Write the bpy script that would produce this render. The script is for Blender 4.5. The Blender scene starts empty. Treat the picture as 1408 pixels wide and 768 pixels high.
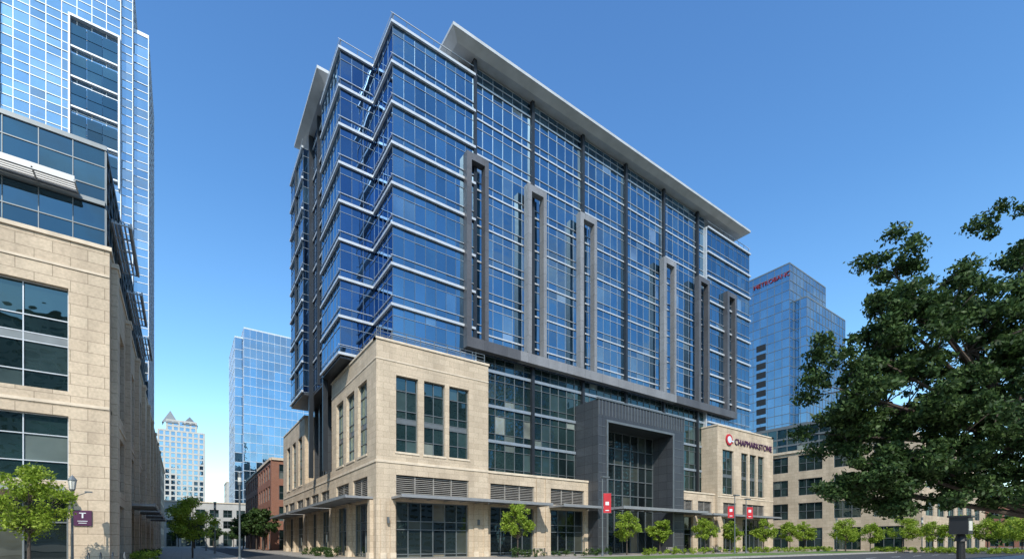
import bpy, math, random
import numpy as np
from mathutils import Vector
random.seed(4); rng=np.random.default_rng(4)
scene=bpy.context.scene
COL=scene.collection

# ------------------------------------------------------------ materials
def newmat(name):
    m=bpy.data.materials.new(name); m.use_nodes=True
    nt=m.node_tree; nt.nodes.clear()
    out=nt.nodes.new('ShaderNodeOutputMaterial')
    return m,nt,out
def N(nt,t,**k):
    n=nt.nodes.new(t)
    for a,b in k.items(): setattr(n,a,b)
    return n
def princ(nt,out,col,rough=.7,metal=0.,spec=.5):
    p=N(nt,'ShaderNodeBsdfPrincipled')
    p.inputs['Base Color'].default_value=(*col,1); p.inputs['Roughness'].default_value=rough
    p.inputs['Metallic'].default_value=metal; p.inputs['Specular IOR Level'].default_value=spec
    nt.links.new(p.outputs[0],out.inputs[0]); return p
def ramp(nt,stops,interp='LINEAR'):
    r=N(nt,'ShaderNodeValToRGB'); e=r.color_ramp.elements; r.color_ramp.interpolation=interp
    while len(e)<len(stops): e.new(.5)
    for i,(p,c) in enumerate(stops): e[i].position=p; e[i].color=(*c,1)
    return r
def simple(name,col,rough=.7,metal=0.,var=.15,scale=1.5,spec=.4,bump=0.):
    m,nt,out=newmat(name); p=princ(nt,out,col,rough,metal,spec)
    tc=N(nt,'ShaderNodeNewGeometry'); no=N(nt,'ShaderNodeTexNoise'); no.inputs['Scale'].default_value=scale; no.inputs['Detail'].default_value=6
    nt.links.new(tc.outputs['Position'],no.inputs['Vector'])
    lo=tuple(max(0,c*(1-var)) for c in col); hi=tuple(min(1,c*(1+var)) for c in col)
    r=ramp(nt,[(.3,lo),(.7,hi)]); nt.links.new(no.outputs['Fac'],r.inputs[0]); nt.links.new(r.outputs[0],p.inputs['Base Color'])
    if bump>0:
        b=N(nt,'ShaderNodeBump'); b.inputs['Strength'].default_value=bump; b.inputs['Distance'].default_value=.02
        nt.links.new(no.outputs['Fac'],b.inputs['Height']); nt.links.new(b.outputs[0],p.inputs['Normal'])
    return m
def blocks(name,c1,c2,mort,bw=1.2,rh=.6,ms=.012,rough=.8,offset=.5,metal=0.,streak=.25):
    m,nt,out=newmat(name); p=princ(nt,out,c1,rough,metal,.3)
    uv=N(nt,'ShaderNodeUVMap'); b=N(nt,'ShaderNodeTexBrick'); b.offset=offset
    b.inputs['Color1'].default_value=(*c1,1); b.inputs['Color2'].default_value=(*c2,1); b.inputs['Mortar'].default_value=(*mort,1)
    b.inputs['Scale'].default_value=1; b.inputs['Brick Width'].default_value=bw; b.inputs['Row Height'].default_value=rh
    b.inputs['Mortar Size'].default_value=ms; b.inputs['Mortar Smooth'].default_value=.2
    nt.links.new(uv.outputs[0],b.inputs['Vector'])
    g=N(nt,'ShaderNodeNewGeometry'); n1=N(nt,'ShaderNodeTexNoise'); n1.inputs['Scale'].default_value=.35; n1.inputs['Detail'].default_value=8
    mp=N(nt,'ShaderNodeMapping'); mp.inputs['Scale'].default_value=(1.6,1.6,.35)
    nt.links.new(g.outputs['Position'],mp.inputs[0]); nt.links.new(mp.outputs[0],n1.inputs['Vector'])
    r=ramp(nt,[(.25,(1-streak,)*3),(.75,(1+streak*.35,)*3)])
    nt.links.new(n1.outputs['Fac'],r.inputs[0])
    mx=N(nt,'ShaderNodeMix',data_type='RGBA',blend_type='MULTIPLY'); mx.inputs[0].default_value=1
    nt.links.new(b.outputs['Color'],mx.inputs[6]); nt.links.new(r.outputs[0],mx.inputs[7])
    n2=N(nt,'ShaderNodeTexNoise'); n2.inputs['Scale'].default_value=7; n2.inputs['Detail'].default_value=5
    nt.links.new(g.outputs['Position'],n2.inputs['Vector'])
    r2=ramp(nt,[(.3,(.86,)*3),(.7,(1.09,)*3)]); nt.links.new(n2.outputs['Fac'],r2.inputs[0])
    mx2=N(nt,'ShaderNodeMix',data_type='RGBA',blend_type='MULTIPLY'); mx2.inputs[0].default_value=1
    nt.links.new(mx.outputs[2],mx2.inputs[6]); nt.links.new(r2.outputs[0],mx2.inputs[7])
    nt.links.new(mx2.outputs[2],p.inputs['Base Color'])
    bp=N(nt,'ShaderNodeBump'); bp.inputs['Strength'].default_value=.35; bp.inputs['Distance'].default_value=.01; bp.invert=True
    nt.links.new(b.outputs['Fac'],bp.inputs['Height']); nt.links.new(bp.outputs[0],p.inputs['Normal'])
    return m
def glass(name,tint,stops,fac=.55,rough=.015,tvar=.25,wave=.012):
    """opaque coated glazing: tinted mirror coat over a dim interior that differs pane by pane"""
    m,nt,out=newmat(name)
    g=N(nt,'ShaderNodeNewGeometry')
    gl=N(nt,'ShaderNodeBsdfGlossy'); gl.inputs['Roughness'].default_value=rough
    df=N(nt,'ShaderNodeBsdfDiffuse')
    r=ramp(nt,stops); nt.links.new(g.outputs['Random Per Island'],r.inputs[0]); 
    no=N(nt,'ShaderNodeTexNoise'); no.inputs['Scale'].default_value=.16; no.inputs['Detail'].default_value=5
    nt.links.new(g.outputs['Position'],no.inputs['Vector'])
    mxi=N(nt,'ShaderNodeMix',data_type='RGBA',blend_type='MULTIPLY'); mxi.inputs[0].default_value=1
    rr=ramp(nt,[(.3,(.3,)*3),(.7,(1.8,)*3)]); nt.links.new(no.outputs['Fac'],rr.inputs[0])
    nt.links.new(r.outputs[0],mxi.inputs[6]); nt.links.new(rr.outputs[0],mxi.inputs[7]); nt.links.new(mxi.outputs[2],df.inputs['Color'])
    mu=N(nt,'ShaderNodeMath',operation='MULTIPLY'); mu.inputs[1].default_value=37.7
    fr=N(nt,'ShaderNodeMath',operation='FRACT'); nt.links.new(g.outputs['Random Per Island'],mu.inputs[0]); nt.links.new(mu.outputs[0],fr.inputs[0])
    rt=ramp(nt,[(0,tuple(t*(1-tvar) for t in tint)),(1,tuple(min(1,t*(1+tvar*.5)) for t in tint))])
    nt.links.new(fr.outputs[0],rt.inputs[0]); nt.links.new(rt.outputs[0],gl.inputs['Color'])
    wn=N(nt,'ShaderNodeTexNoise'); wn.inputs['Scale'].default_value=.9; wn.inputs['Detail'].default_value=1
    nt.links.new(g.outputs['Position'],wn.inputs['Vector'])
    bp=N(nt,'ShaderNodeBump'); bp.inputs['Strength'].default_value=.3; bp.inputs['Distance'].default_value=wave
    nt.links.new(wn.outputs['Fac'],bp.inputs['Height']); nt.links.new(bp.outputs[0],gl.inputs['Normal'])
    lw=N(nt,'ShaderNodeLayerWeight'); lw.inputs['Blend'].default_value=.25
    ma=N(nt,'ShaderNodeMath',operation='MULTIPLY_ADD'); ma.inputs[1].default_value=1-fac; ma.inputs[2].default_value=fac; ma.use_clamp=True
    nt.links.new(lw.outputs['Fresnel'],ma.inputs[0])
    mix=N(nt,'ShaderNodeMixShader'); nt.links.new(ma.outputs[0],mix.inputs[0]); nt.links.new(df.outputs[0],mix.inputs[1]); nt.links.new(gl.outputs[0],mix.inputs[2])
    nt.links.new(mix.outputs[0],out.inputs[0]); return m
def leafmat(name,a,b,c,tr=.35):
    m,nt,out=newmat(name); g=N(nt,'ShaderNodeNewGeometry')
    r=ramp(nt,[(0,a),(.6,b),(1,c)]); nt.links.new(g.outputs['Random Per Island'],r.inputs[0])
    d=N(nt,'ShaderNodeBsdfPrincipled'); d.inputs['Roughness'].default_value=.55; d.inputs['Specular IOR Level'].default_value=.3
    t=N(nt,'ShaderNodeBsdfTranslucent'); mx=N(nt,'ShaderNodeMixShader'); mx.inputs[0].default_value=tr
    nt.links.new(r.outputs[0],d.inputs['Base Color']); nt.links.new(r.outputs[0],t.inputs['Color'])
    nt.links.new(d.outputs[0],mx.inputs[1]); nt.links.new(t.outputs[0],mx.inputs[2]); nt.links.new(mx.outputs[0],out.inputs[0]); return m

M_stone=blocks('limestone',(.50,.405,.295),(.585,.48,.355),(.32,.255,.18))
M_stone2=blocks('limestone_panels',(.53,.425,.31),(.60,.49,.36),(.31,.245,.175),bw=1.7,rh=.75,ms=.02)
M_coping=simple('stone_coping',(.60,.505,.385),.8)
M_brick=blocks('red_brick',(.28,.10,.055),(.34,.135,.075),(.25,.2,.17),bw=.25,rh=.08,ms=.01)
M_panel=blocks('grey_metal_panel',(.075,.083,.095),(.092,.10,.112),(.03,.03,.035),bw=1.5,rh=1.2,ms=.02,rough=.38,offset=0.,metal=.4,streak=.15)
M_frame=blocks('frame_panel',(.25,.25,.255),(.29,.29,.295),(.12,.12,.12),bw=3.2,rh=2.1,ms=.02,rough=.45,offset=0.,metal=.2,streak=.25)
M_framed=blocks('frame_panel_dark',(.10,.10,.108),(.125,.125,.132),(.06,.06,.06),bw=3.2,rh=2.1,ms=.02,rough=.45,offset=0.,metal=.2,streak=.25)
M_alu=simple('light_aluminium',(.50,.53,.56),.4,.25,.08)
M_vmul=simple('mullion_grey_blue',(.10,.14,.19),.4,.3,.1)
M_vmul2=simple('mullion_silver',(.27,.32,.37),.4,.3,.1)
M_white=simple('white_metal',(.66,.69,.72),.45,.1,.05)
M_soffit=simple('roof_slab_metal',(.45,.46,.46),.5,.2,.12,.6)
M_can=simple('canopy_metal',(.28,.29,.30),.45,.3,.1)
M_gmet=simple('grey_metal',(.16,.18,.19),.45,.4,.1)
M_dark=simple('dark_metal',(.028,.033,.04),.4,.3,.1)
M_core=simple('dark_interior',(.012,.016,.02),.8)
M_louv=simple('louvre_metal',(.30,.28,.25),.5,.2)
M_black=simple('black_paint',(.015,.015,.017),.4)
M_glass=glass('tower_glass',(.27,.43,.58),[(0,(.006,.02,.04)),(.6,(.010,.03,.06)),(.93,(.02,.055,.09)),(.975,(.09,.15,.2)),(1,(.22,.28,.33))],.50,tvar=.17,wave=.03)
M_glassn=glass('navy_glass',(.15,.27,.46),[(0,(.004,.010,.03)),(.95,(.010,.025,.05)),(1,(.05,.1,.15))],.45,tvar=.18,wave=.03)
M_glasst=glass('teal_glass',(.15,.25,.33),[(0,(.004,.012,.016)),(.9,(.012,.035,.045)),(1,(.05,.1,.12))],.40,tvar=.2)
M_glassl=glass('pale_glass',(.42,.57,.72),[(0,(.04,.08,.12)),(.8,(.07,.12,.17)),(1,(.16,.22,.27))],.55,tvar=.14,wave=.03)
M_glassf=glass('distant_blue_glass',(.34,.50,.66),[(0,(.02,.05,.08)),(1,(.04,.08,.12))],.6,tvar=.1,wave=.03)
M_glassg=glass('green_glass',(.30,.42,.44),[(0,(.006,.014,.014)),(.7,(.014,.030,.030)),(.94,(.05,.08,.08)),(1,(.26,.28,.25))],.22,tvar=.2,wave=.03)
M_glassd=glass('shop_glass',(.36,.42,.44),[(0,(.006,.009,.01)),(.7,(.014,.022,.022)),(.92,(.07,.075,.06)),(1,(.24,.2,.14))],.17,tvar=.2)
M_asph=simple('asphalt',(.05,.05,.052),.9,0,.25,3,bump=.3)
M_pave=blocks('paving',(.30,.27,.235),(.34,.31,.27),(.18,.16,.14),bw=.9,rh=.9,ms=.015,offset=0.)
M_kerb=simple('kerb_concrete',(.36,.35,.33),.85)
M_ground=simple('ground_soil',(.16,.155,.13),.95,0,.3,.2)
M_grass=simple('lawn_grass',(.085,.15,.025),.9,0,.5,6,bump=.5)
M_paint=simple('road_paint',(.75,.75,.72),.7)
M_bark=simple('bark',(.07,.055,.045),.9,0,.3,12,bump=.6)
M_leaf=leafmat('young_leaves',(.13,.20,.015),(.27,.38,.04),(.40,.50,.08),.45)
M_leafd=leafmat('underlit_leaves',(.018,.042,.012),(.045,.090,.024),(.10,.165,.05))  # dark greens put the big tree's under-lit look into the leaf colour
M_leafm=leafmat('street_leaves',(.02,.05,.012),(.045,.09,.02),(.09,.15,.04))
M_red=simple('red_banner',(.45,.02,.03),.6)
M_dred=simple('dark_red_letters',(.22,.02,.03),.5)
M_plum=simple('plum_sign',(.07,.02,.06),.5)
M_conc=simple('pale_concrete',(.42,.41,.38),.8,0,.1,.5)
M_lamp=simple('lamp_glass',(.6,.6,.55),.3)

# ------------------------------------------------------------ mesh builder
class Part:
    def __init__(s,name,mat): s.name=name; s.mat=mat; s.v=[]; s.f=[]
    def box(s,x0,x1,y0,y1,z0,z1):
        if x0>x1:x0,x1=x1,x0
        if y0>y1:y0,y1=y1,y0
        if z0>z1:z0,z1=z1,z0
        n=len(s.v)
        s.v+=[(x0,y0,z0),(x1,y0,z0),(x1,y1,z0),(x0,y1,z0),(x0,y0,z1),(x1,y0,z1),(x1,y1,z1),(x0,y1,z1)]
        s.f+=[(n,n+3,n+2,n+1),(n+4,n+5,n+6,n+7),(n,n+1,n+5,n+4),(n+1,n+2,n+6,n+5),(n+2,n+3,n+7,n+6),(n+3,n,n+4,n+7)]
    def poly(s,pts):
        n=len(s.v); s.v+=[tuple(p) for p in pts]; s.f.append(tuple(range(n,n+len(pts))))
    def tube(s,p0,p1,r0,r1,k=8,caps=True):
        p0=Vector(p0);p1=Vector(p1);d=(p1-p0).normalized()
        a=d.orthogonal().normalized(); b=d.cross(a); n=len(s.v)
        for p,r in((p0,r0),(p1,r1)):
            for i in range(k):
                t=2*math.pi*i/k; q=p+a*(r*math.cos(t))+b*(r*math.sin(t)); s.v.append(tuple(q))
        for i in range(k):
            j=(i+1)%k; s.f.append((n+i,n+j,n+k+j,n+k+i))
        if caps: s.f.append(tuple(range(n+k-1,n-1,-1))); s.f.append(tuple(range(n+k,n+2*k)))
    def build(s,parent):
        if not s.f: return None
        me=bpy.data.meshes.new(s.name); me.from_pydata(s.v,[],s.f); me.update()
        uv=me.uv_layers.new(name='UVMap')
        nl=len(me.loops); vi=np.empty(nl,int); me.loops.foreach_get('vertex_index',vi)
        co=np.array(s.v); nf=len(me.polygons); nor=np.empty(nf*3); me.polygons.foreach_get('normal',nor); nor=np.abs(nor.reshape(-1,3))
        tot=np.empty(nf,int); me.polygons.foreach_get('loop_total',tot)
        ax=np.repeat(np.argmax(nor,1),tot); c=co[vi]
        u=np.where(ax==0,c[:,1],c[:,0]); v=np.where(ax==2,c[:,1],c[:,2])
        uv.data.foreach_set('uv',np.stack([u,v],1).astype(np.float32).ravel())
        me.materials.append(s.mat)
        o=bpy.data.objects.new(s.name,me); COL.objects.link(o); o.parent=parent; return o
class B:
    def __init__(s,name):
        s.e=bpy.data.objects.new(name,None); COL.objects.link(s.e); s.p={}
    def part(s,name,mat):
        if name not in s.p: s.p[name]=Part(name,mat)
        return s.p[name]
    def done(s):
        for p in s.p.values(): p.build(s.e)
        return s.e
class F:
    def __init__(s,kind,base): s.k=kind; s.b=base
    def pt(s,u,w,z):
        k=s.k
        if k=='S': return (u,s.b-w,z)
        if k=='N': return (u,s.b+w,z)
        if k=='W': return (s.b-w,u,z)
        return (s.b+w,u,z)
    def box(s,part,u0,u1,w0,w1,z0,z1):
        p=s.pt(u0,w0,z0);q=s.pt(u1,w1,z1); part.box(p[0],q[0],p[1],q[1],p[2],q[2])
    def pane(s,part,u0,u1,w,z0,z1,t=.008):
        a=random.gauss(0,t);b=random.gauss(0,t)
        part.poly([s.pt(u0,w-a-b,z0),s.pt(u1,w+a-b,z0),s.pt(u1,w+a+b,z1),s.pt(u0,w-a+b,z1)])
def wall(f,part,u0,u1,z0,z1,th,holes):
    us=sorted({u0,u1,*[h[0] for h in holes],*[h[1] for h in holes]}); zs=sorted({z0,z1,*[h[2] for h in holes],*[h[3] for h in holes]})
    us=[u for u in us if u0<=u<=u1]; zs=[z for z in zs if z0<=z<=z1]
    for a,b in zip(us,us[1:]):
        run=None
        for c,d in zip(zs,zs[1:]):
            mu=(a+b)/2;mz=(c+d)/2
            solid=not any(h[0]<mu<h[1] and h[2]<mz<h[3] for h in holes)
            if solid: run=[c,d] if run is None else [run[0],d]
            if (not solid) and run: f.box(part,a,b,-th,0,*run); run=None
        if run: f.box(part,a,b,-th,0,*run)
def curtain(f,gp,mp,u0,u1,rows,w,du,mw=.06,md=.08,hb=.06,hd=None,t=.008,vp=None):
    n=max(1,round((u1-u0)/du)); us=[u0+(u1-u0)*i/n for i in range(n+1)]
    for a,b in zip(us,us[1:]):
        for c,d in zip(rows,rows[1:]): f.pane(gp,a,b,w,c,d,t)
    for u in us: f.box(vp or mp,u-mw/2,u+mw/2,w-.03,w+md,rows[0],rows[-1])
    hd=hd or md+.01
    for z in rows: f.box(mp,u0-.02,u1+.02,w-.03,w+hd,z-hb/2,z+hb/2)
def window(f,gp,mp,u0,u1,z0,z1,rec,nx,nz,bw=.07,t=.006,spand=None,sp=None):
    us=[u0+(u1-u0)*i/nx for i in range(nx+1)]; zs=[z0+(z1-z0)*i/nz for i in range(nz+1)] if isinstance(nz,int) else nz
    for a,b in zip(us,us[1:]):
        for c,d in zip(zs,zs[1:]): f.pane(gp,a,b,-rec,c,d,t)
    for i,u in enumerate(us):
        b=bw*(1.3 if i in(0,nx) else 1)
        a0=u-b/2; a1=u+b/2
        if i==0:a0,a1=u,u+b
        if i==nx:a0,a1=u-b,u
        f.box(mp,a0,a1,-rec-.02,-rec+.09,z0,z1)
    for i,z in enumerate(zs):
        a0,a1=z-bw/2,z+bw/2
        if i==0:a0,a1=z,z+bw
        if i==len(zs)-1:a0,a1=z-bw,z
        f.box(mp,u0+.01,u1-.01,-rec-.02,-rec+.10,a0,a1)
    if spand: f.box(sp or mp,u0+.01,u1-.01,-rec-.02,-rec+.08,spand[0],spand[1])
def louvre(f,part,bk,u0,u1,z0,z1,rec=.25):
    f.box(bk,u0,u1,-rec-.2,-rec-.15,z0,z1)
    z=z0+.05
    while z<z1-.08:
        f.box(part,u0+.02,u1-.02,-rec-.1,-rec+.06,z,z+.07); z+=.2
    k=max(1,round((u1-u0)/2.1))
    for i in range(k+1):
        u=u0+(u1-u0)*i/k; u=min(max(u,u0+.05),u1-.05); f.box(part,u-.05,u+.05,-rec-.1,-rec+.09,z0,z1)
def canopy(f,part,und,u0,u1,z,proj=2.6,th=.22):
    f.box(part,u0,u1,proj-.12,proj,z,z+th+.08)
    f.box(part,u0,u0+.12,.0,proj-.12,z,z+th); f.box(part,u1-.12,u1,.0,proj-.12,z,z+th)
    f.box(und,u0+.12,u1-.12,.0,proj-.12,z+th*.55,z+th*.8)
    n=max(2,round((u1-u0)/2.0))
    for i in range(1,n):
        u=u0+(u1-u0)*i/n; f.box(part,u-.05,u+.05,.0,proj-.12,z+.02,z+th*.55)

# ================================================================= MAIN BUILDING
ob=B('office_building')
stone=ob.part('stone_walls',M_stone); cop=ob.part('stone_coping',M_coping)
gt=ob.part('tower_glazing',M_glass); gn=ob.part('corner_glazing',M_glassn); gg=ob.part('lower_glazing',M_glassg); gd=ob.part('shopfront_glazing',M_glassd)
mu=ob.part('light_mullions',M_alu); vm=ob.part('vertical_mullions',M_vmul); vs=ob.part('silver_mullions',M_vmul2); md=ob.part('dark_mullions',M_dark); mg=ob.part('grey_mullions',M_gmet)
band=ob.part('floor_bands',M_alu); fr=ob.part('facade_frames',M_frame); frd=ob.part('dark_facade_frames',M_framed); core=ob.part('building_core',M_core)
lv=ob.part('louvres',M_louv); can=ob.part('canopies',M_can); rail=ob.part('terrace_railing',M_gmet)
slab=ob.part('roof_slab',M_soffit); por=ob.part('entrance_portal',M_panel)
S1=F('S',45.3); S2=F('S',45.8)
def pod_front(f,u0,u1,zt,wins,shops,th=.6,lou=True,zs=(10.75,18.35),nw=2):
    holes=[(a,b,zs[0],zs[1]) for a,b in wins]+[(a,b,0.13,5.8) for a,b in shops]
    if lou: holes+=[(a,b,6.4,8.45) for a,b in shops]
    wall(f,stone,u0,u1,0,zt,th,holes)
    for a,b in wins:
        zz=[zs[0],zs[0]+1.3,zs[0]+2.9,zs[0]+3.4,zs[0]+4.2,zs[0]+6.2,zs[1]]
        window(f,gg,mg,a,b,zs[0],zs[1],.4,nw,zz,spand=(zs[0]+2.95,zs[0]+3.35))
        f.box(cop,a-.12,b+.12,0,.07,zs[0]-.2,zs[0])
    for a,b in shops:
        n=max(2,round((b-a)/1.5)); window(f,gd,mg,a,b,.13,5.8,.4,n,[.13,.5,3.0,3.85,5.8],bw=.09)
        if lou: louvre(f,lv,core,a,b,6.4,8.45)
pod_front(S1,15.5,28.3,21.5,[(17.5,19.85),(20.5,22.9),(23.4,25.8)],[(17.5,25.8)])
W1=F('W',15.5)
pod_front(W1,45.9,62.0,21.5,[(48.2,51.2),(52.5,55.5),(56.8,59.8)],[(48.0,53.0),(54.6,59.8)])
pod_front(W1,62.0,78.0,10.6,[],[(63.2,67.6),(69.0,73.4),(74.6,77.6)],lou=True)
pod_front(W1,78.0,96.0,21.0,[(80,83),(85,88),(90,93)],[(79.2,84.0),(86.0,91.0),(92.0,95.2)])
stone.box(15.5,22,96.0,96.6,0,21.0); stone.box(16.1,28,77.4,78.0,10.6,21.0)
stone.box(16.1,28,78.0,96,20.2,20.6)
stone.box(27.7,28.3,45.9,48.6,9.6,21.5)
stone.box(16.1,19,61.4,62.0,10.6,21.5)
core.box(16.6,27.3,46.3,61.2,.05,20.6); core.box(16.7,40,61.5,95.5,.05,10.2); core.box(16.7,27.6,78.2,95.5,10.3,20.1)
stone.box(16.1,27.7,45.9,61.4,20.7,21.1)
stone.box(16.1,20,62,77.4,10.2,10.5)
for f,a,b,z in((S1,15.4,28.4,21.5),(W1,45.22,62.1,21.5),(W1,77.9,96.1,21.0)):
    f.box(cop,a,b,-.7,.10,z,z+.22); 
S1.box(cop,15.5,28.3,0,.07,9.55,9.8); W1.box(cop,45.3,96,0,.07,9.55,9.8)
S1.box(cop,15.5,28.3,0,.05,19.6,19.75); W1.box(cop,45.3,62,0,.05,19.6,19.75)
for x in(15.9,16.9,26.4,27.7):
    S1.box(stone,x-.0,x+.5,0,.12,.0,5.9); S1.box(cop,x-.05,x+.55,0,.2,.0,.7)
for y in(46.2,53.5,60.4,68.0,73.7,84.6,91.2):
    W1.box(stone,y,y+.8,0,.35,.0,5.9); W1.box(cop,y-.08,y+.88,0,.45,.0,.7)
canopy(S1,can,can,17.0,28.6,6.0,2.7); canopy(W1,can,can,46.2,61.8,6.0,2.7); canopy(W1,can,can,63,77.6,6.0,2.4); canopy(W1,can,can,79,95.5,6.0,2.4)
for x in(16.6,26.9): S1.box(mg,x-.1,x+.1,.13,.35,3.6,4.2)
for (a,b,sh) in((28.3,44.2,[(28.9,35.2),(37.8,43.5)]),(62.3,73.3,[(63.6,67.2),(68.6,72.4)])):
    pod_front(S2,a,b,9.6,[],sh)
    S2.box(cop,a,b,-.6,.10,9.6,9.85); stone.box(a,b,46.4,48.3,9.2,9.5); core.box(a+.1,b-.1,46.5,48.3,.05,9.1)
    for q in sh: canopy(S2,can,can,q[0]-.4,q[1]+.5,6.0,3.0)
for x in(35.5,36.9): S2.box(stone,x,x+.6,0,.15,0,9.5)
pod_front(S1,73.3,91.6,21.2,[(74.8,78.2),(80.6,82.8),(83.4,85.6),(86.2,88.4)],[(75,79),(81,88.4)],zs=(9.9,17.4))
wall(F('W',73.3),stone,45.9,48.3,0,21.2,.6,[]); wall(F('E',91.6),stone,45.9,62,0,21.2,.6,[(48,51,10,17.4),(53,56,10,17.4)])
core.box(74,90.8,46.2,61,.05,20.3); stone.box(73.9,91,45.9,61.5,20.4,20.8)
S1.box(cop,73.2,91.7,-.7,.1,21.2,21.42); F('E',91.6).box(cop,45.2,62,-.7,.1,21.2,21.42); F('W',73.3).box(cop,45.95,48.3,-.7,.08,21.2,21.42)
S1.box(cop,73.3,91.6,0,.06,9.3,9.5); canopy(S1,can,can,74.4,89.5,6.0,2.6)
# ---- tower
Z0=22.3; FH=4.2
def rows(z0,z1):
    r=[z0]
    k=-4
    while True:
        b=Z0+k*FH
        if b>z1: break
        for o in(0,.95,3.15):
            z=b+o
            if z0+.3<z<z1-.3: r.append(z)
        k+=1
    r.append(z1); return sorted(r)
def floors(z0,z1): return [Z0+k*FH for k in range(-4,12) if z0-.01<=Z0+k*FH<=z1+.01]
cores=[(18.4,28,48.1,75,20,55.6),(28,74,48.7,75,0,57.6),(74,87.4,48.1,75,0,55.6),(14.6,18.4,53.9,61.5,22.6,55.6),(15.3,18.4,61.5,70.3,22.6,57.6),(14.0,18.4,70.3,78.2,22.6,55.6),(18.4,28,75,78.2,20,55.6),(17.6,28,52,77.4,10,22.6)]
for c in cores: core.box(*c)
SA=F('S',47.8); SM=F('S',48.4)
kw=dict(mw=.05,md=.035,hb=.045,vp=vm)
curtain(SA,gt,vs,18.1,28.0,rows(20.9,55.9),0,1.24,**kw)
curtain(F('W',18.1),gn,vs,47.8,53.6,rows(20.9,55.9),0,1.45,**kw)
curtain(F('S',53.6),gn,vs,14.3,18.1,rows(22.4,55.9),0,1.27,**kw)
curtain(F('W',14.3),gt,vs,53.6,61.8,rows(22.4,55.9),0,1.37,**kw)
curtain(F('W',15.0),gn,vs,61.8,70.0,rows(22.4,57.6),0,1.37,**kw)
curtain(F('W',13.7),gt,vs,70.0,78.5,rows(22.4,55.9),0,1.4,**kw)
curtain(F('S',70.0),gn,vs,13.7,15.0,rows(22.4,55.9),0,1.3,**kw)
curtain(SA,gt,vs,74.2,87.7,rows(9.7,55.9),0,1.35,**kw)
curtain(F('E',87.7),gt,vs,47.8,75,rows(9.7,55.9),0,1.6,**kw)
curtain(F('W',17.4),gg,md,62,77.4,rows(10.6,22.4),0,1.5)
curtain(SM,gt,mu,28.0,74.2,rows(24.0,57.6),0,1.45,mw=.055,md=.045,hb=.05,vp=vs)
curtain(SM,gg,mg,28.3,74.2,rows(9.7,24.0),0,1.45,mw=.08)
def ledge(f,u0,u1,pr=.26,h=.28):
    for z in floors(22.3,55.95):
        zz=z if z>23 else 22.45
        f.box(band,u0,u1,.02,pr,zz-h/2,zz+h/2)
        f.box(band,u0,u1,.08,.12,zz+.96,zz+1.01)
p_=.26
ledge(SA,18.1-p_,28.0); ledge(F('W',18.1),47.79,53.6-p_); ledge(F('S',53.6),14.3-p_,18.1-p_); ledge(F('W',14.3),53.59,61.8)
ledge(F('W',13.7),70-p_,78.5); ledge(SA,74.2,87.7+p_); ledge(F('E',87.7),47.79,75)
for z in floors(26,57):
    SM.box(band,28.3,74.1,.04,.12,z-.09,z+.09); SM.box(band,28.3,74.1,.04,.10,z+.92,z+.98)
    F('W',15.0).box(band,61.9,69.5,.05,.15,z-.12,z+.12)
for z in floors(13,23): SM.box(vs,28.4,74.1,.06,.18,z-.18,z+.18)
mu.box(28.0,28.25,47.8,48.4,20.9,55.9); mu.box(73.95,74.2,47.8,48.4,9.7,55.9)
for (a,b,c,d) in((18.1,28,47.8,60),(14.3,18.1,53.6,61.8),(13.7,18.1,70,78.5),(74.2,87.7,47.8,75)):
    band.box(a+.02,b-.02,c+.02,d-.02,55.72,55.86)
for f,a,b in((SA,18.1,26),(F('W',18.1),47.8,53.6),(F('S',53.6),14.3,18.1),(F('W',14.3),53.6,61.5),(SA,76,87.7)):
    f.box(rail,a,b,-.1,-.05,57.0,57.06); 
    n=int((b-a)/1.5)
    for i in range(n+1): f.box(rail,a+(b-a)*i/n-.02,a+(b-a)*i/n+.02,-.1,-.05,56.1,57.0)
por.box(13.7,18.0,70.02,78.5,22.05,22.38); por.box(14.3,18.0,53.62,61.8,22.0,22.2); por.box(15,18,61.8,70.02,22.0,22.3)
for x in(28.0,36.7,45.4,54.1,62.9,71.9):
    SM.box(md,x-.2,x+.2,.02,.5 if x>28 else .8,23.9 if x in(28.0,) else 9.9,57.85)
for y in(61.95,69.75): F('W',15.0).box(md,y-.2,y+.2,.02,.6,10.6,57.7)
F('W',15.0).box(md,65.7,66.0,.02,.4,22.4,57.7)
F('W',13.7).box(md,74.1,74.35,.05,.3,22.3,55.5)
for y in (62.8,66,70,74,77): F('W',17.4).box(por,y-.3,y+.3,.05,.7,10.6,22.1)
SF=F('S',46.8)
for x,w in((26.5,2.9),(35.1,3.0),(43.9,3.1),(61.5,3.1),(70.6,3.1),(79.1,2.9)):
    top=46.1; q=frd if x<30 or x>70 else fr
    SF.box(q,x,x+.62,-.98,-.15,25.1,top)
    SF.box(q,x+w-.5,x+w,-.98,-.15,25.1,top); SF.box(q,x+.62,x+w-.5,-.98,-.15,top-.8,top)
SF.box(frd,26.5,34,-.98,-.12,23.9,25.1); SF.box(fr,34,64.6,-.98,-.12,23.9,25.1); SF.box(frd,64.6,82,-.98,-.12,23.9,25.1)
def rslab(x0,x1,y0,y1,zb,zt):
    slab.box(x0,x1,y0,y1,zt-.36,zt)
    i=1.1
    top=[(x0+.05,y0+.05,zt-.36),(x1-.05,y0+.05,zt-.36),(x1-.05,y1-.05,zt-.36),(x0+.05,y1-.05,zt-.36)]
    bot=[(x0+i,y0+i,zb),(x1-i,y0+i,zb),(x1-i,y1-i,zb),(x0+i,y1-i,zb)]
    for k in range(4):
        j=(k+1)%4; slab.poly([bot[k],bot[j],top[j],top[k]])
    slab.poly(bot[::-1])
rslab(24.3,85.2,46.1,62,57.75,58.5); rslab(13.2,23,59.6,73.5,57.75,58.5)
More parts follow.
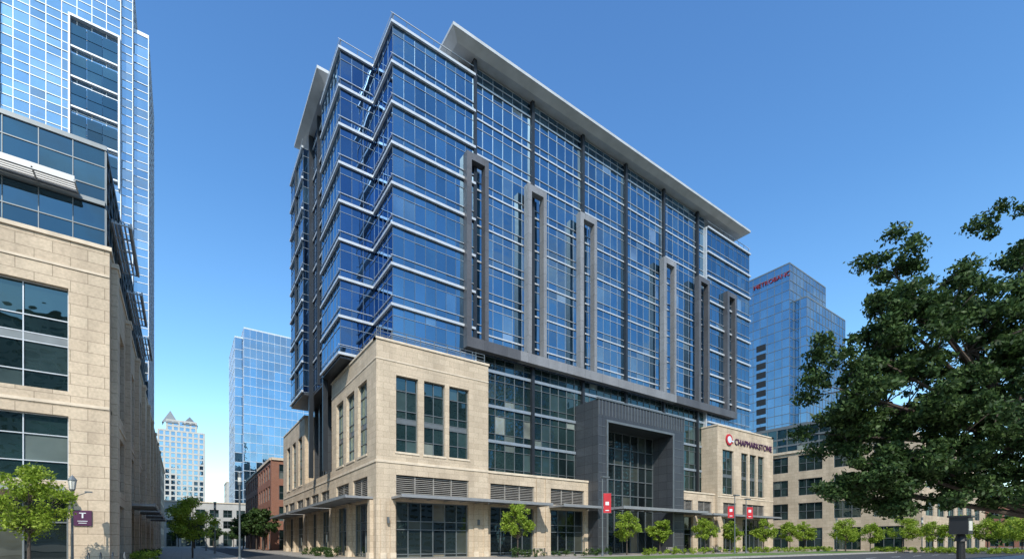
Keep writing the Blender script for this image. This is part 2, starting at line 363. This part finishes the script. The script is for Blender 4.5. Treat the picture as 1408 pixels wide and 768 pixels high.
curtain(F('S',50.2),gt,mu,26,28.2,[55.9,57.8],0,1.1); curtain(F('S',50.2),gt,mu,74.2,84,[55.9,57.8],0,1.4); core.box(26,84,50.4,61,55.7,57.75)
slab.box(26.3,26.8,48.9,49.4,55.9,57.8)
for f,a,b in((S1,15.7,28.1),(W1,45.6,61.8)):
    for z in(22.15,22.5,22.85): f.box(rail,a,b,-.55,-.5,z,z+.05)
    n=int((b-a)/1.5)
    for i in range(n+1): u=a+(b-a)*i/n; f.box(rail,u-.03,u+.03,-.56,-.49,21.7,22.9)
# entrance portal
por.box(44.2,46.0,44.0,48.3,0,20.3); por.box(59.6,62.3,44.0,48.3,0,20.3); por.box(46.0,59.6,44.0,48.3,17.5,20.3)
SP=F('S',44.0)
x=44.3
while x<62.3: SP.box(mg,x,x+.07,0,.09,18.3,20.25); x+=.62
SP.box(mg,44.1,62.4,-.3,.14,20.3,20.5); SP.box(mg,45.7,59.9,0,.12,17.5,17.8); SP.box(mg,45.75,46.0,0,.12,0,17.5); SP.box(mg,59.6,59.85,0,.12,0,17.5)
z=1.2
while z<17: SP.box(mg,60.1,62.2,0,.04,z,z+.06); SP.box(mg,44.3,45.6,0,.04,z,z+.06); z+=1.2
curtain(F('S',47.7),gd,mg,46.0,59.6,[.15,3.2,6.4,8.5,10.7,12.9,15.2,17.5],0,1.7,mw=.12,md=.15,hb=.12)
canopy(F('S',44.9),can,can,46.1,64.5,6.0,3.6,.3)
e_main=ob.done()
def text(body,size,loc,rot,mat,parent,ext=.05):
    c=bpy.data.curves.new('sign_letters','FONT'); c.body=body; c.size=size; c.extrude=ext
    o=bpy.data.objects.new('sign_letters',c); COL.objects.link(o); o.location=loc; o.rotation_euler=rot
    c.materials.append(mat); o.parent=parent; return o
t=text('CHAPMARKSTONE',1.5,(78.3,45.2,18.6),(math.pi/2,0,0),M_plum,e_main,.06)
sg=Part('sign_roundel',M_red); sg.tube((76.6,45.28,19.2),(76.6,45.1,19.2),.95,.95,24); sg.build(e_main)
sg=Part('sign_roundel_mark',M_white); sg.tube((76.6,45.1,19.2),(76.6,45.07,19.2),.6,.6,20); sg.box(76.9,77.9,45.04,45.1,18.9,19.1); sg.build(e_main)

# ================================================================= LEFT STONE BUILDING
lb=B('stone_office_building')
stone=lb.part('stone_walls',M_stone2); cop=lb.part('stone_coping',M_coping); gg=lb.part('glazing',M_glassg); gd=lb.part('shopfront_glazing',M_glassd)
mg=lb.part('window_frames',M_gmet); mw=lb.part('silver_mullions',M_alu); core=lb.part('building_core',M_core); ug=lb.part('upper_glazing',M_glasst); sh=lb.part('sunshades',M_soffit); can=lb.part('canopies',M_can)
S=F('S',41.8); E=F('E',-4.0)
wins=[(-16.8,-6.05),(-30,-19.2)]
hol=[(a,b,z0,z1) for a,b in wins for z0,z1 in((11.5,18.2),(5.7,9.9),(.13,4.6))]
wall(S,stone,-34,-4,0,21.3,.7,hol)
for a,b in wins:
    window(S,gg,mw,a,b,11.5,18.2,.4,5,[11.5,12.6,14.45,15.0,16.1,18.2],bw=.06,spand=(14.5,14.95),sp=mg)
    window(S,gg,mw,a,b,5.7,9.9,.4,5,[5.7,6.9,8.6,9.9],bw=.06); window(S,gd,mg,a,b,.13,4.6,.4,5,[.13,3,4.6],bw=.1)
    canopy(S,can,can,a,b,4.9,1.2)
y=44.2; hl=[]; 
while y<126: hl.append((y,y+3.2)); hl.append((y+4.2,y+7.4)); y+=10.2
holes=[(a,b,z0,z1) for a,b in hl for z0,z1 in((11.5,18.2),(5.7,9.9),(.13,4.6))]
wall(E,stone,42.5,130,0,21.3,.7,holes)
for a,b in hl:
    window(E,gg,mw,a,b,11.5,18.2,.5,2,[11.5,13,14.4,15.0,16.4,18.2],bw=.08,spand=(14.45,14.95),sp=mg); window(E,gg,mw,a,b,5.7,9.9,.5,2,[5.7,7.2,9.9],bw=.08); window(E,gd,mg,a,b,.13,4.6,.5,2,[.13,3,4.6],bw=.1)
y=42.6
while y<128: E.box(stone,y,y+1.2,0,.35,0,20.6); E.box(cop,y-.1,y+1.3,0,.42,20.6,20.9); y+=10.2
for k in range(4): canopy(E,can,can,54.5+k*10.2,62+k*10.2,5.0,2.0)
S.box(cop,-34,-3.88,-.8,.12,21.3,21.55); E.box(cop,41.9,130,-.8,.1,21.31,21.54); S.box(cop,-34,-4,0,.06,10.6,10.8); S.box(cop,-34,-4,0,.06,19.5,19.65); E.box(cop,42.6,130,0,.06,10.5,10.7)
stone.box(-33,-4.7,42.5,130,20.9,21.2); core.box(-33.5,-5.2,42.8,129.5,.05,20.8)
rw=[21.3,22.4,23.5,25.3,26.4,27.9,29.1]
curtain(F('S',43.6),ug,mg,-33,-4.4,rw,0,1.7,mw=.05,md=.05,hb=.07); curtain(F('E',-4.4),ug,mg,43.6,86,rw,0,1.7,mw=.05,hb=.07)
core.box(-32.8,-4.8,43.9,86,21.2,29); mg.box(-33.1,-4.3,43.5,86.1,29.1,29.4)
F('S',43.6).box(mg,-33,-4.4,.02,.2,25.15,25.45)
def shade(f,u0,u1,z,pr):
    f.box(sh,u0,u1,pr-.12,pr,z,z+.4); f.box(sh,u0,u1,.1,.2,z+.1,z+.35)
    w=.3
    while w<pr-.2: f.box(sh,u0,u1,w,w+.1,z+.15,z+.3); w+=.25
    n=int((u1-u0)/2)
    for i in range(n+1): u=u0+(u1-u0)*i/n; f.box(sh,u-.04,u+.04,.1,pr,z+.05,z+.15)
shade(F('S',43.6),-30,-5.8,25.4,1.5)
for y in(46,58,70): shade(F('E',-4.4),y,y+8,25.4,1.3)
pl=lb.part('wall_plaque',M_plum); S.box(pl,-5.8,-4.9,.02,.1,2.8,3.8)
pm=lb.part('plaque_mark',M_white); S.box(pm,-5.39,-5.31,.1,.115,3.3,3.6); S.box(pm,-5.52,-5.18,.1,.118,3.6,3.65); S.box(pm,-5.6,-5.1,.1,.115,3.08,3.12); S.box(pm,-5.55,-5.15,.1,.115,2.95,2.99)
lb.done()

# ================================================================= glass towers
def tower(name,vols,gm,mm,du,fh,faces='SWE',sub=(0,.35),mw=.12,hb=.14,md=.12,crown=None,cap=.5):
    b=B(name); g=b.part('glazing',gm); m=b.part('mullions',mm); c=b.part('building_core',M_core)
    for (x0,x1,y0,y1,z0,z1) in vols:
        rs=[]; z=z0
        while z<z1-fh*.4:
            for s in sub: rs.append(z+s*fh)
            z+=fh
        rs.append(z1)
        for k in faces:
            f=F(k,{'S':y0,'N':y1,'W':x0,'E':x1}[k]); a,d=(x0,x1) if k in'SN' else(y0,y1)
            curtain(f,g,m,a,d,rs,0,du,mw,md,hb,t=.012)
        c.box(x0+.1,x1-.1,y0+.1,y1-.1,z0,z1-.02); m.box(x0-.05,x1+.05,y0-.05,y1+.05,z1,z1+cap)
    return b
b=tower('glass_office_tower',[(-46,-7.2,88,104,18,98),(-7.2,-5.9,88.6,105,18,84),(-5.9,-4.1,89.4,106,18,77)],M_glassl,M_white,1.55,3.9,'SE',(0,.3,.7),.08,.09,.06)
k=b.part('loggia_frame',M_alu); d=b.part('loggia_openings',M_glasst); Sx=F('S',88)
k.box(-12.7,-12.5,87.4,88,52,73.5); k.box(-7.45,-7.25,87.4,88,52,73.5); k.box(-12.7,-7.25,87.4,88,73.5,73.8)
for i in range(5):
    z=53+i*4.1
    for xx in(-12.5,-10.8,-9.15): d.box(xx,xx+1.6,87.8,87.9,z+.5,z+1.9); d.box(xx,xx+1.6,87.8,87.9,z+2.0,z+3.4)
    k.box(-12.45,-7.5,87.5,87.9,z,z+.22)
for x in(-20,-28): k.box(x,x+.7,87.4,87.9,18,98)
b.done()
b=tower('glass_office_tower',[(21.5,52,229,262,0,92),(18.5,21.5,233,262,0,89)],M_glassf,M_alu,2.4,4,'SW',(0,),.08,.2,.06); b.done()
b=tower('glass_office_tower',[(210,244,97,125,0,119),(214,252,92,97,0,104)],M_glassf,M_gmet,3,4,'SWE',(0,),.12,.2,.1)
b.part('penthouse',M_gmet).box(216,240,102,120,119.5,122)
lvv=b.part('balcony_shade_panels',M_core)  # flat dark panels on the face, shade of balcony recesses as colour
for i in range(20): lvv.box(209.8,209.95,107,111,10+i*4,12.6+i*4)
e=b.done(); text('METROBANC',2.6,(209.7,112.3,114),(math.pi/2,0,-math.pi/2),M_dred,e,.1)
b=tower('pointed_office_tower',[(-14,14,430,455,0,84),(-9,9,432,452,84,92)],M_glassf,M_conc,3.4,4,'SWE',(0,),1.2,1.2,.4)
p=b.part('gabled_crown',M_gmet)
for x,w,zt in((-7,5,100),(5,5,97)):
    p.poly([(x-w,431,90),(x+w,431,90),(x,436,zt)]); p.poly([(x-w,431,90),(x,436,zt),(x-w,445,90)]); p.poly([(x+w,431,90),(x+w,445,90),(x,436,zt)])
b.done()
def lowblock(name,x0,x1,y0,y1,z1,mat,faces,fh=4.2,ww=2.2,gap=1.4,gm=M_glassg,base=5):
    b=B(name); s=b.part('walls',mat); g=b.part('glazing',gm); m=b.part('window_frames',M_gmet); c=b.part('building_core',M_core); cp=b.part('cornice',M_coping)
    th=.5
    for k in faces:
        f=F(k,{'S':y0,'N':y1,'W':x0,'E':x1}[k]); a,d=(x0,x1) if k in'SN' else(y0+th,y1-th)
        hs=[]; u=a+gap
        while u+ww<d-gap*.6:
            z=base+1
            hs.append((u,u+ww,.3,base-.8))
            while z+2.4<z1-.8: hs.append((u,u+ww,z,z+min(fh*.68,z1-.8-z))); z+=fh
            u+=ww+gap
        wall(f,s,a,d,0,z1,th,hs)
        for h in hs: window(f,g,m,h[0],h[1],h[2],h[3],.25,3 if ww>3 else 2,2,bw=.09)
        f.box(cp,a,d,0,.25,z1-.5,z1); 
    for k in 'SNWE':
        if k not in faces:
            f=F(k,{'S':y0,'N':y1,'W':x0,'E':x1}[k]); a,d=(x0,x1) if k in'SN' else(y0+th,y1-th); f.box(s,a,d,-th,0,0,z1)
    c.box(x0+.6,x1-.6,y0+.6,y1-.6,.05,z1-.5); s.box(x0+.5,x1-.5,y0+.5,y1-.5,z1-.45,z1-.2)
    b.done()
lowblock('brick_building',14.5,34,104,150,18.5,M_brick,'SW')
lowblock('low_stone_building',-6,40,212,230,17,M_conc,'SW',base=6,ww=3)
lowblock('low_stone_building',-34,-5,135,205,26,M_stone,'SE')
lowblock('distant_apartment_building',22,40,330,350,38,M_conc,'SW')
lowblock('low_stone_building',106,150,27,75,21,M_stone,'SW',ww=4.6,gap=2.0,base=5.5,fh=5)
b=tower('glass_office_building',[(121,175,40,80,0,29.5)],M_glassg,M_gmet,2.4,4.2,'SW',(0,.4),.15,.4); b.done()
lowblock('brick_building',236,262,30,52,17,M_brick,'SW')
lowblock('distant_apartment_building',270,300,20,45,13,M_conc,'SW')
lowblock('distant_apartment_building',230,260,4,20,10,M_conc,'SW')
tower('glass_office_tower',[(300,318,48,66,0,26)],M_glassl,M_gmet,3,4,'SW',(0,)).done()
tower('office_block',[(-60,-18,-110,-72,0,58)],M_glassg,M_conc,3,4,'NEW',(0,.5),.8,1.2,.3).done()
tower('office_block',[(8,44,-112,-74,0,92)],M_glassg,M_stone,3,4,'NEW',(0,.5),.7,1.0,.3).done()
tower('office_block',[(62,104,-112,-70,0,56)],M_glassg,M_conc,3,4,'NEW',(0,.5),.8,1.2,.3).done()
tower('office_block',[(120,150,-112,-70,0,84)],M_glassn,M_gmet,3,4,'NEW',(0,.5),.3,.6,.3).done()
tower('office_block',[(170,215,-112,-70,0,62)],M_glassg,M_conc,3,4,'NEW',(0,.5),.6,1.0,.3).done()
tower('office_block',[(-90,-62,30,80,0,60)],M_glassn,M_gmet,3,4,'NES',(0,.5),.3,.6,.3).done()

# ================================================================= GROUND
def single(name,mat,fn):
    p=Part(name,mat); fn(p); return p.build(None)
def g(p): p.poly([(-3000,-3000,0),(3000,-3000,0),(3000,3000,0),(-3000,3000,0)])
single('ground',M_ground,g)
def sheet(z,rects):
    def fn(p):
        for a,b_,c,d in rects: p.poly([(a,c,z),(b_,c,z),(b_,d,z),(a,d,z)])
    return fn
single('road',M_asph,sheet(.004,[(-200,400,12,28),(5,11,28,200.5),(-200,200,200.5,211)]))
def pv(p):
    for a,b_,c,d in((-60,4.85,28.15,200),(11.15,103,28.15,60),(11.15,16,60,200),(-60,103,-40,11.85),(103,180,28.15,60)): p.box(a,b_,c,d,-.2,.12)
single('pavement',M_pave,pv)
def kb(p):
    for a,b_,c,d in((-60,4.85,28,28.15),(4.85,5.0,28,200),(11.0,11.15,28,200),(11.15,180,28,28.15),(-60,180,11.85,12)): p.box(a,b_,c,d,-.2,.14)
single('kerb',M_kerb,kb)
single('lawn',M_grass,sheet(.135,[(34,72,30.2,37),(74,101,30.2,37),(60,101,-30,9)]))
def mk(p):
    x=-60
    while x<160: p.poly([(x,19.9,.008),(x+3,19.9,.008),(x+3,20.05,.008),(x,20.05,.008)]); x+=7.5
    for i in range(8): p.poly([(5.2+i*.72,29,.008),(5.6+i*.72,29,.008),(5.6+i*.72,32,.008),(5.2+i*.72,32,.008)])
single('road_markings',M_paint,mk)

# ================================================================= VEGETATION
def leaves(name,cent,rad,nper,size,mat,parent,flat=.8,seed=0):
    r=np.random.default_rng(seed); cent=np.array(cent); rad=np.array(rad)
    idx=np.repeat(np.arange(len(cent)),(nper*(rad/rad.mean())**2).astype(int)+4); n=len(idx)
    d=r.normal(size=(n,3)); d/=np.linalg.norm(d,axis=1,keepdims=True)
    rr=rad[idx]*(r.random(n)**.45)*(1+.25*r.normal(size=n)*.6)
    pos=cent[idx]+d*rr[:,None]*np.array([1,1,flat])
    a=r.normal(size=(n,3)); a/=np.linalg.norm(a,axis=1,keepdims=True)
    b=np.cross(a,r.normal(size=(n,3))); b/=np.linalg.norm(b,axis=1,keepdims=True)
    s=(size*(.6+.8*r.random(n)))[:,None]
    v=np.stack([pos-a*s,pos+b*s*.5,pos+a*s,pos-b*s*.5],1).reshape(-1,3)
    me=bpy.data.meshes.new(name); me.vertices.add(4*n); me.vertices.foreach_set('co',v.astype(np.float32).ravel())
    me.loops.add(4*n); me.loops.foreach_set('vertex_index',np.arange(4*n,dtype=np.int32))
    me.polygons.add(n); me.polygons.foreach_set('loop_start',np.arange(0,4*n,4,dtype=np.int32)); me.update(calc_edges=True); me.validate()
    me.materials.append(mat); o=bpy.data.objects.new(name,me); COL.objects.link(o); o.parent=parent; return o
def tree(name,x,y,h,cr,mat=M_leaf,leaf=.11,n=130,nc=26,tr=.09,seed=1,z0=.12,cb=.3):
    r=random.Random(seed); b=B(name); t=b.part('trunk_and_limbs',M_bark)
    top=(x+r.uniform(-.1,.1),y+r.uniform(-.1,.1),z0+h*.8); fork=(x,y,z0+h*cb)
    t.tube((x,y,z0-.05),fork,tr,tr*.75,8); t.tube(fork,top,tr*.72,tr*.2,6)
    C=[];R=[]
    cz=z0+h*(cb+1)/2; hz=h*(1-cb)/2
    for i in range(nc):
        while True:
            u=[r.uniform(-1,1) for _ in range(3)]
            q=u[0]**2+u[1]**2+u[2]**2
            if q<1 and q>.12: break
        k=1-.45*max(0,u[2])
        c=(x+u[0]*cr*k*.85,y+u[1]*cr*k*.85,cz+u[2]*hz*.9); C.append(c); R.append(cr*r.uniform(.14,.32))
        zz=fork[2]+(c[2]-fork[2])*r.uniform(.1,.5); zz=max(fork[2]*.95,min(zz,top[2]))
        t.tube((x,y,zz),c,tr*.28,tr*.07,5,False)
    leaves('foliage',C,R,n,leaf,mat,b.e,.8,seed); return b.done()
tree('street_tree',-6.9,36.6,6.1,2.2,seed=11,n=150,nc=52,leaf=.085)
tree('street_tree',.9,57.9,6.2,2.5,seed=12,n=130,leaf=.11,nc=44)
for i,(x,y,h,c) in enumerate(((29.3,41,5.9,2.0),(46.3,41,5.8,2.2),(52.8,41,5.0,1.8),(63.3,41,5.7,2.1),(71,41.5,5.0,1.9),(79.8,41,5.5,2.2),(86.7,40,5.2,2.1),(93.5,40.5,5.5,2.2),(100,36.5,5,2.3),
    (92,33.5,5.7,2.5),(95,31,5.1,2.3),(98,27.5,6.0,2.8),(99.5,24,5.2,2.5),(100,21,5.8,2.7),(101.5,18,5.1,2.5),(102.5,14.5,5.6,2.6),(108,14,5.2,2.8),(110,9,5.7,2.8),(120,18,5.9,3.2))):
    tree('street_tree',x,y,h,c,seed=20+i,n=100,leaf=.125,nc=34)
for i,(x,y,h,c) in enumerate(((12.6,100,8.5,3),(12.6,110,9,3.2),(12.6,121,9,3.2),(2.8,150,8,3),(12.6,135,9,3.2),(3,172,8,3.2),(9.5,205,8,3.4),(16,206,8,3.4),(-1,206,8,3.2))):
    tree('shade_tree',x,y,h,c,M_leafm,seed=60+i,n=110,leaf=.25,nc=26,tr=.16,cb=.3)
C=[];R=[];rr=random.Random(3)
for i in range(420):
    C.append((rr.uniform(150,420),rr.uniform(-60,30),rr.uniform(1,7))); R.append(rr.uniform(1.5,3.5))
o=leaves('distant_trees',C,R,26,.8,M_leafm,None,.8,5)
fx,fy=.5715,.8206; rx,ry=.8206,-.5715
def W(a,d,z): return (fx*d+rx*a,fy*d+ry*a,z)
bt=B('oak_tree'); tk=bt.part('trunk_and_limbs',M_bark)
base=W(20.9,18.5,0.1); f1=W(20.7,18.4,2.6); f2=W(20.0,18,5.2)
tk.tube(base,f1,.42,.34,12); tk.tube(f1,f2,.33,.24,10); tk.tube(f2,W(19.6,18,9.5),.23,.1,8)
lobes=[(13.6,18,8.8,2.1,1.2),(12.3,17.5,7.3,1.3,1.0),(14.9,18.5,12.2,1.1,1.5),(14.4,18,10.4,1.6,1.2),(15.9,17.5,9.6,2.1,1.5),(17.3,18,8.9,2.5,2.0),(19.4,18,12.4,2.1,2.2),(20.5,19,9.5,2.8,2.4),
(17.0,16.5,6.5,2.5,1.5),(14.9,18,6.8,2.3,1.4),(13.3,19,6.0,1.6,1.0),(19.2,16.5,7.0,2.6,1.9),(16.4,18.5,4.7,2.2,1.0),(14.4,18,4.6,1.7,.9),(15.2,18,3.4,1.7,.55),(19.0,18.5,5.0,2.3,1.1),(18.4,17.5,3.7,1.8,.6),(23.5,18.5,8,3.2,3.0),(21.5,21.5,8.5,3.0,2.6),(17.5,21,7.5,2.8,2.2),(22.5,16,9.5,2.8,2.5),(17.9,18,10.5,1.4,1.1),(16.3,18.3,11.4,1.0,1.0),(20.6,17,4.4,2.0,1.0),(15.8,20,7.6,2.1,1.6),(13.2,18.2,3.9,1.1,.5)]
C=[];R=[];rr=random.Random(8)
for (a,d,z,rh,rv) in lobes:
    lc=Vector(W(a,d,z)); tk.tube(f2 if z>5 else f1,lc,.11,.04,6,False)
    for i in range(int(15*rh)):
        while True:
            u=Vector([rr.uniform(-1,1) for _ in range(3)])
            if u.length<1 : break
        c=lc+Vector((u.x*rh*1.05,u.y*rh*1.05,u.z*rv*1.05)); C.append(tuple(c)); R.append(rr.uniform(.22,.60))
        if i%3==0: tk.tube(lc,c,.03,.01,4,False)
leaves('foliage',C,R,175,.082,M_leafd,bt.e,.62,9); bt.done()
def hedge(name,x0,x1,y0,y1,h,mat,seed):
    r=random.Random(seed); C=[];R=[]
    n=int((x1-x0)*(y1-y0)*2.2)+6
    for i in range(n): C.append((r.uniform(x0,x1),r.uniform(y0,y1),.12+r.uniform(.1,h))); R.append(r.uniform(.2,.38))
    leaves(name,C,R,45,.09,mat,None,.8,seed)
hedge('hedge',28,43.5,40.0,41.2,.8,M_leafm,1); hedge('hedge',46.5,61,38.0,39.4,.8,M_leaf,2); hedge('hedge',64,101,38.0,39.4,.8,M_leaf,3)
hedge('hedge',12.6,14.0,52,66,.9,M_leafm,4); hedge('hedge',-3.6,-2.2,60,72,.7,M_leafm,5); hedge('hedge',-3.2,-1.6,46,50,.8,M_leaf,6); hedge('hedge',96,102,14,32,.7,M_leaf,7)

# ================================================================= STREET FURNITURE
def lantern(x,y,h):
    b=B('street_lamp'); p=b.part('post',M_gmet); gl=b.part('lantern_glass',M_lamp)
    p.tube((x,y,.1),(x,y,.5),.17,.14,12); p.tube((x,y,.5),(x,y,.65),.14,.08,12); p.tube((x,y,.65),(x,y,h-1.0),.075,.05,12)
    p.tube((x,y,h-1.05),(x,y,h-.9),.06,.16,12); gl.tube((x,y,h-.9),(x,y,h-.35),.13,.2,8); p.tube((x,y,h-.35),(x,y,h-.08),.25,.06,8); p.tube((x,y,h-.08),(x,y,h),.03,.01,6)
    for i in range(8):
        t=i*math.pi/4; p.tube((x+.135*math.cos(t),y+.135*math.sin(t),h-.9),(x+.205*math.cos(t),y+.205*math.sin(t),h-.35),.012,.012,4)
    p.tube((x,y,h-1.4),(x+.75,y-.2,h-1.05),.025,.02,6); p.box(x+.6,x+.95,y-.3,y-.12,h-1.08,h-1.0)
    b.done()
lantern(-5.5,39.2,5.85)
def pole(x,y,h):
    b=B('street_lamp'); p=b.part('post',M_gmet); p.tube((x,y,.1),(x,y,.4),.16,.14,12); p.tube((x,y,.4),(x,y,h-1.2),.09,.075,12)
    p.tube((x,y,h-1.2),(x,y,h-.1),.15,.15,14); p.tube((x,y,h-.1),(x,y,h),.2,.18,14); b.part('light_slot',M_lamp).tube((x,y,h-.9),(x,y,h-.5),.155,.155,14); b.done()
pole(4.4,50.5,8.2)
for x,y,h in((95,36,6),(104,26.5,6),(3.9,80,7.5),(3.9,110,7.5)): pole(x,y,h)
def banner(x,y,h,z0,z1,side=1):
    b=B('banner_pole'); p=b.part('post',M_gmet); r=b.part('banner',M_red); w=b.part('banner_mark',M_white)
    p.tube((x,y,.1),(x,y,.5),.15,.12,12); p.tube((x,y,.5),(x,y,h),.085,.06,12); p.box(x-.15,x+1.0,y-.2,y+.2,h,h+.15)
    dx,dy=rx*side,ry*side
    for z in(z0,z1): p.tube((x,y,z),(x+dx*1.1,y+dy*1.1,z),.025,.025,6)
    a=(x+dx*.12,y+dy*.12);c=(x+dx*1.0,y+dy*1.0)
    def pl(P,a,c,z0,z1,t):
        P.poly([(a[0]-fx*t,a[1]-fy*t,z0),(c[0]-fx*t,c[1]-fy*t,z0),(c[0]-fx*t,c[1]-fy*t,z1),(a[0]-fx*t,a[1]-fy*t,z1)])
    pl(r,a,c,z0,z1,0); m0=(x+dx*.35,y+dy*.35);m1=(x+dx*.75,y+dy*.75); pl(w,m0,m1,z0+.9,z0+1.3,.02); pl(w,m0,m1,z0+.25,z0+.35,.02); b.done()
banner(39.9,39,9.2,5.1,7.4); banner(65,37.5,8.4,5.2,6.9,-1); banner(68,37.5,8,5.2,6.9)
b=B('pedestrian_signal'); p=b.part('post',M_black); x,y=10.85,2.25
p.tube((x,y,.1),(x,y,1.75),.07,.055,12); p.tube((x,y,.1),(x,y,.25),.13,.1,12); p.box(x-.15,x+.15,y-.12,y+.12,1.84,2.12); p.tube((x,y,1.72),(x,y,1.86),.09,.05,10); p.box(x-.18,x+.18,y-.16,y+.14,2.12,2.15)
b.part('lens',M_lamp).box(x-.1,x+.1,y-.125,y-.12,1.9,2.06); b.done()
b=B('bicycle_rack'); p=b.part('hoops',M_gmet)
for i in range(4):
    cx=-4.9+i*.6; pts=[(cx,40.0,.12),(cx,40.0,.75)]+[(cx,40.35-.35*math.cos(t),.75+.3*math.sin(t)) for t in np.linspace(0.3,math.pi-.3,6)]+[(cx,40.7,.75),(cx,40.7,.12)]
    for a,c in zip(pts,pts[1:]): p.tube(a,c,.03,.03,6)
b.done()
for x in(33,57,69,83):
    b=B('park_bench'); p=b.part('seat',M_louv); q=b.part('frame',M_black)
    for k in range(4): p.box(x,x+1.8,42.6+k*.12,42.69+k*.12,.55,.59)
    for k in range(3): p.box(x,x+1.8,43.12,43.15,.68+k*.13,.77+k*.13)
    for u in(.15,1.6): q.box(x+u,x+u+.06,42.62,42.68,.12,.55); q.box(x+u,x+u+.06,43.06,43.12,.12,1.05); q.box(x+u,x+u+.06,42.68,43.06,.48,.54)
    b.done()

# ================================================================= LIGHT, SKY, CAMERA
el=math.radians(43); az=math.radians(208)
sd=Vector((math.sin(az)*math.cos(el),math.cos(az)*math.cos(el),math.sin(el)))
L=bpy.data.lights.new('sun','SUN'); L.energy=5.0; L.angle=math.radians(.5); L.color=(1,.93,.82)
lo=bpy.data.objects.new('sun',L); COL.objects.link(lo); lo.rotation_euler=sd.to_track_quat('Z','Y').to_euler()
w=bpy.data.worlds.new('World'); scene.world=w; w.use_nodes=True; nt=w.node_tree
bg=nt.nodes['Background']; sk=nt.nodes.new('ShaderNodeTexSky'); sk.sky_type='NISHITA'; sk.sun_disc=False
sk.sun_elevation=el; sk.sun_rotation=az; sk.air_density=1.0; sk.dust_density=.8; sk.ozone_density=1.6
tc=nt.nodes.new('ShaderNodeTexCoord'); sp=nt.nodes.new('ShaderNodeSeparateXYZ'); nt.links.new(tc.outputs['Generated'],sp.inputs[0])
rp=ramp(nt,[(0,(1.0,1.0,.90)),(.12,(.80,.94,.90)),(.3,(.58,.84,.92)),(.55,(.44,.72,.90)),(1,(.38,.62,.88))]); nt.links.new(sp.outputs['Z'],rp.inputs[0])
m1=nt.nodes.new('ShaderNodeMix'); m1.data_type='RGBA'; m1.blend_type='MULTIPLY'; m1.inputs[0].default_value=1
nt.links.new(sk.outputs[0],m1.inputs[6]); nt.links.new(rp.outputs[0],m1.inputs[7])
m2=nt.nodes.new('ShaderNodeMix'); m2.data_type='RGBA'; m2.blend_type='MULTIPLY'; m2.inputs[0].default_value=1; m2.inputs[7].default_value=(2.05,2.05,2.05,1)
nt.links.new(m1.outputs[2],m2.inputs[6])
# thin clouds added only in the unseen southern sky, for the glass to reflect
cm=nt.nodes.new('ShaderNodeMapping'); cm.inputs['Scale'].default_value=(2.2,2.2,5.5); nt.links.new(tc.outputs['Generated'],cm.inputs[0])
cn=nt.nodes.new('ShaderNodeTexNoise'); cn.inputs['Scale'].default_value=1.6; cn.inputs['Detail'].default_value=9; cn.inputs['Roughness'].default_value=.58; nt.links.new(cm.outputs[0],cn.inputs['Vector'])
cr=ramp(nt,[(.52,(0,0,0)),(.72,(.8,.8,.8))]); nt.links.new(cn.outputs['Fac'],cr.inputs[0])
mr=nt.nodes.new('ShaderNodeMapRange'); mr.inputs[1].default_value=.04; mr.inputs[2].default_value=-.22; nt.links.new(sp.outputs['Y'],mr.inputs[0])
mm=nt.nodes.new('ShaderNodeMath'); mm.operation='MULTIPLY'; nt.links.new(cr.outputs[0],mm.inputs[0]); nt.links.new(mr.outputs[0],mm.inputs[1])
m3=nt.nodes.new('ShaderNodeMix'); m3.data_type='RGBA'; nt.links.new(mm.outputs[0],m3.inputs[0]); nt.links.new(m2.outputs[2],m3.inputs[6]); m3.inputs[7].default_value=(6.2,6.3,6.4,1)
nt.links.new(m3.outputs[2],bg.inputs[0]); bg.inputs[1].default_value=.15
cam=bpy.data.cameras.new('camera'); co=bpy.data.objects.new('camera',cam); COL.objects.link(co); scene.camera=co
co.location=(0,0,1.7); co.rotation_euler=(math.pi/2,0,-math.atan2(fx,fy)); cam.sensor_width=36; cam.lens=36*652/1408; cam.shift_y=361/1408; cam.clip_end=5000
scene.view_settings.view_transform='Standard'; scene.view_settings.look='None'; scene.view_settings.exposure=0
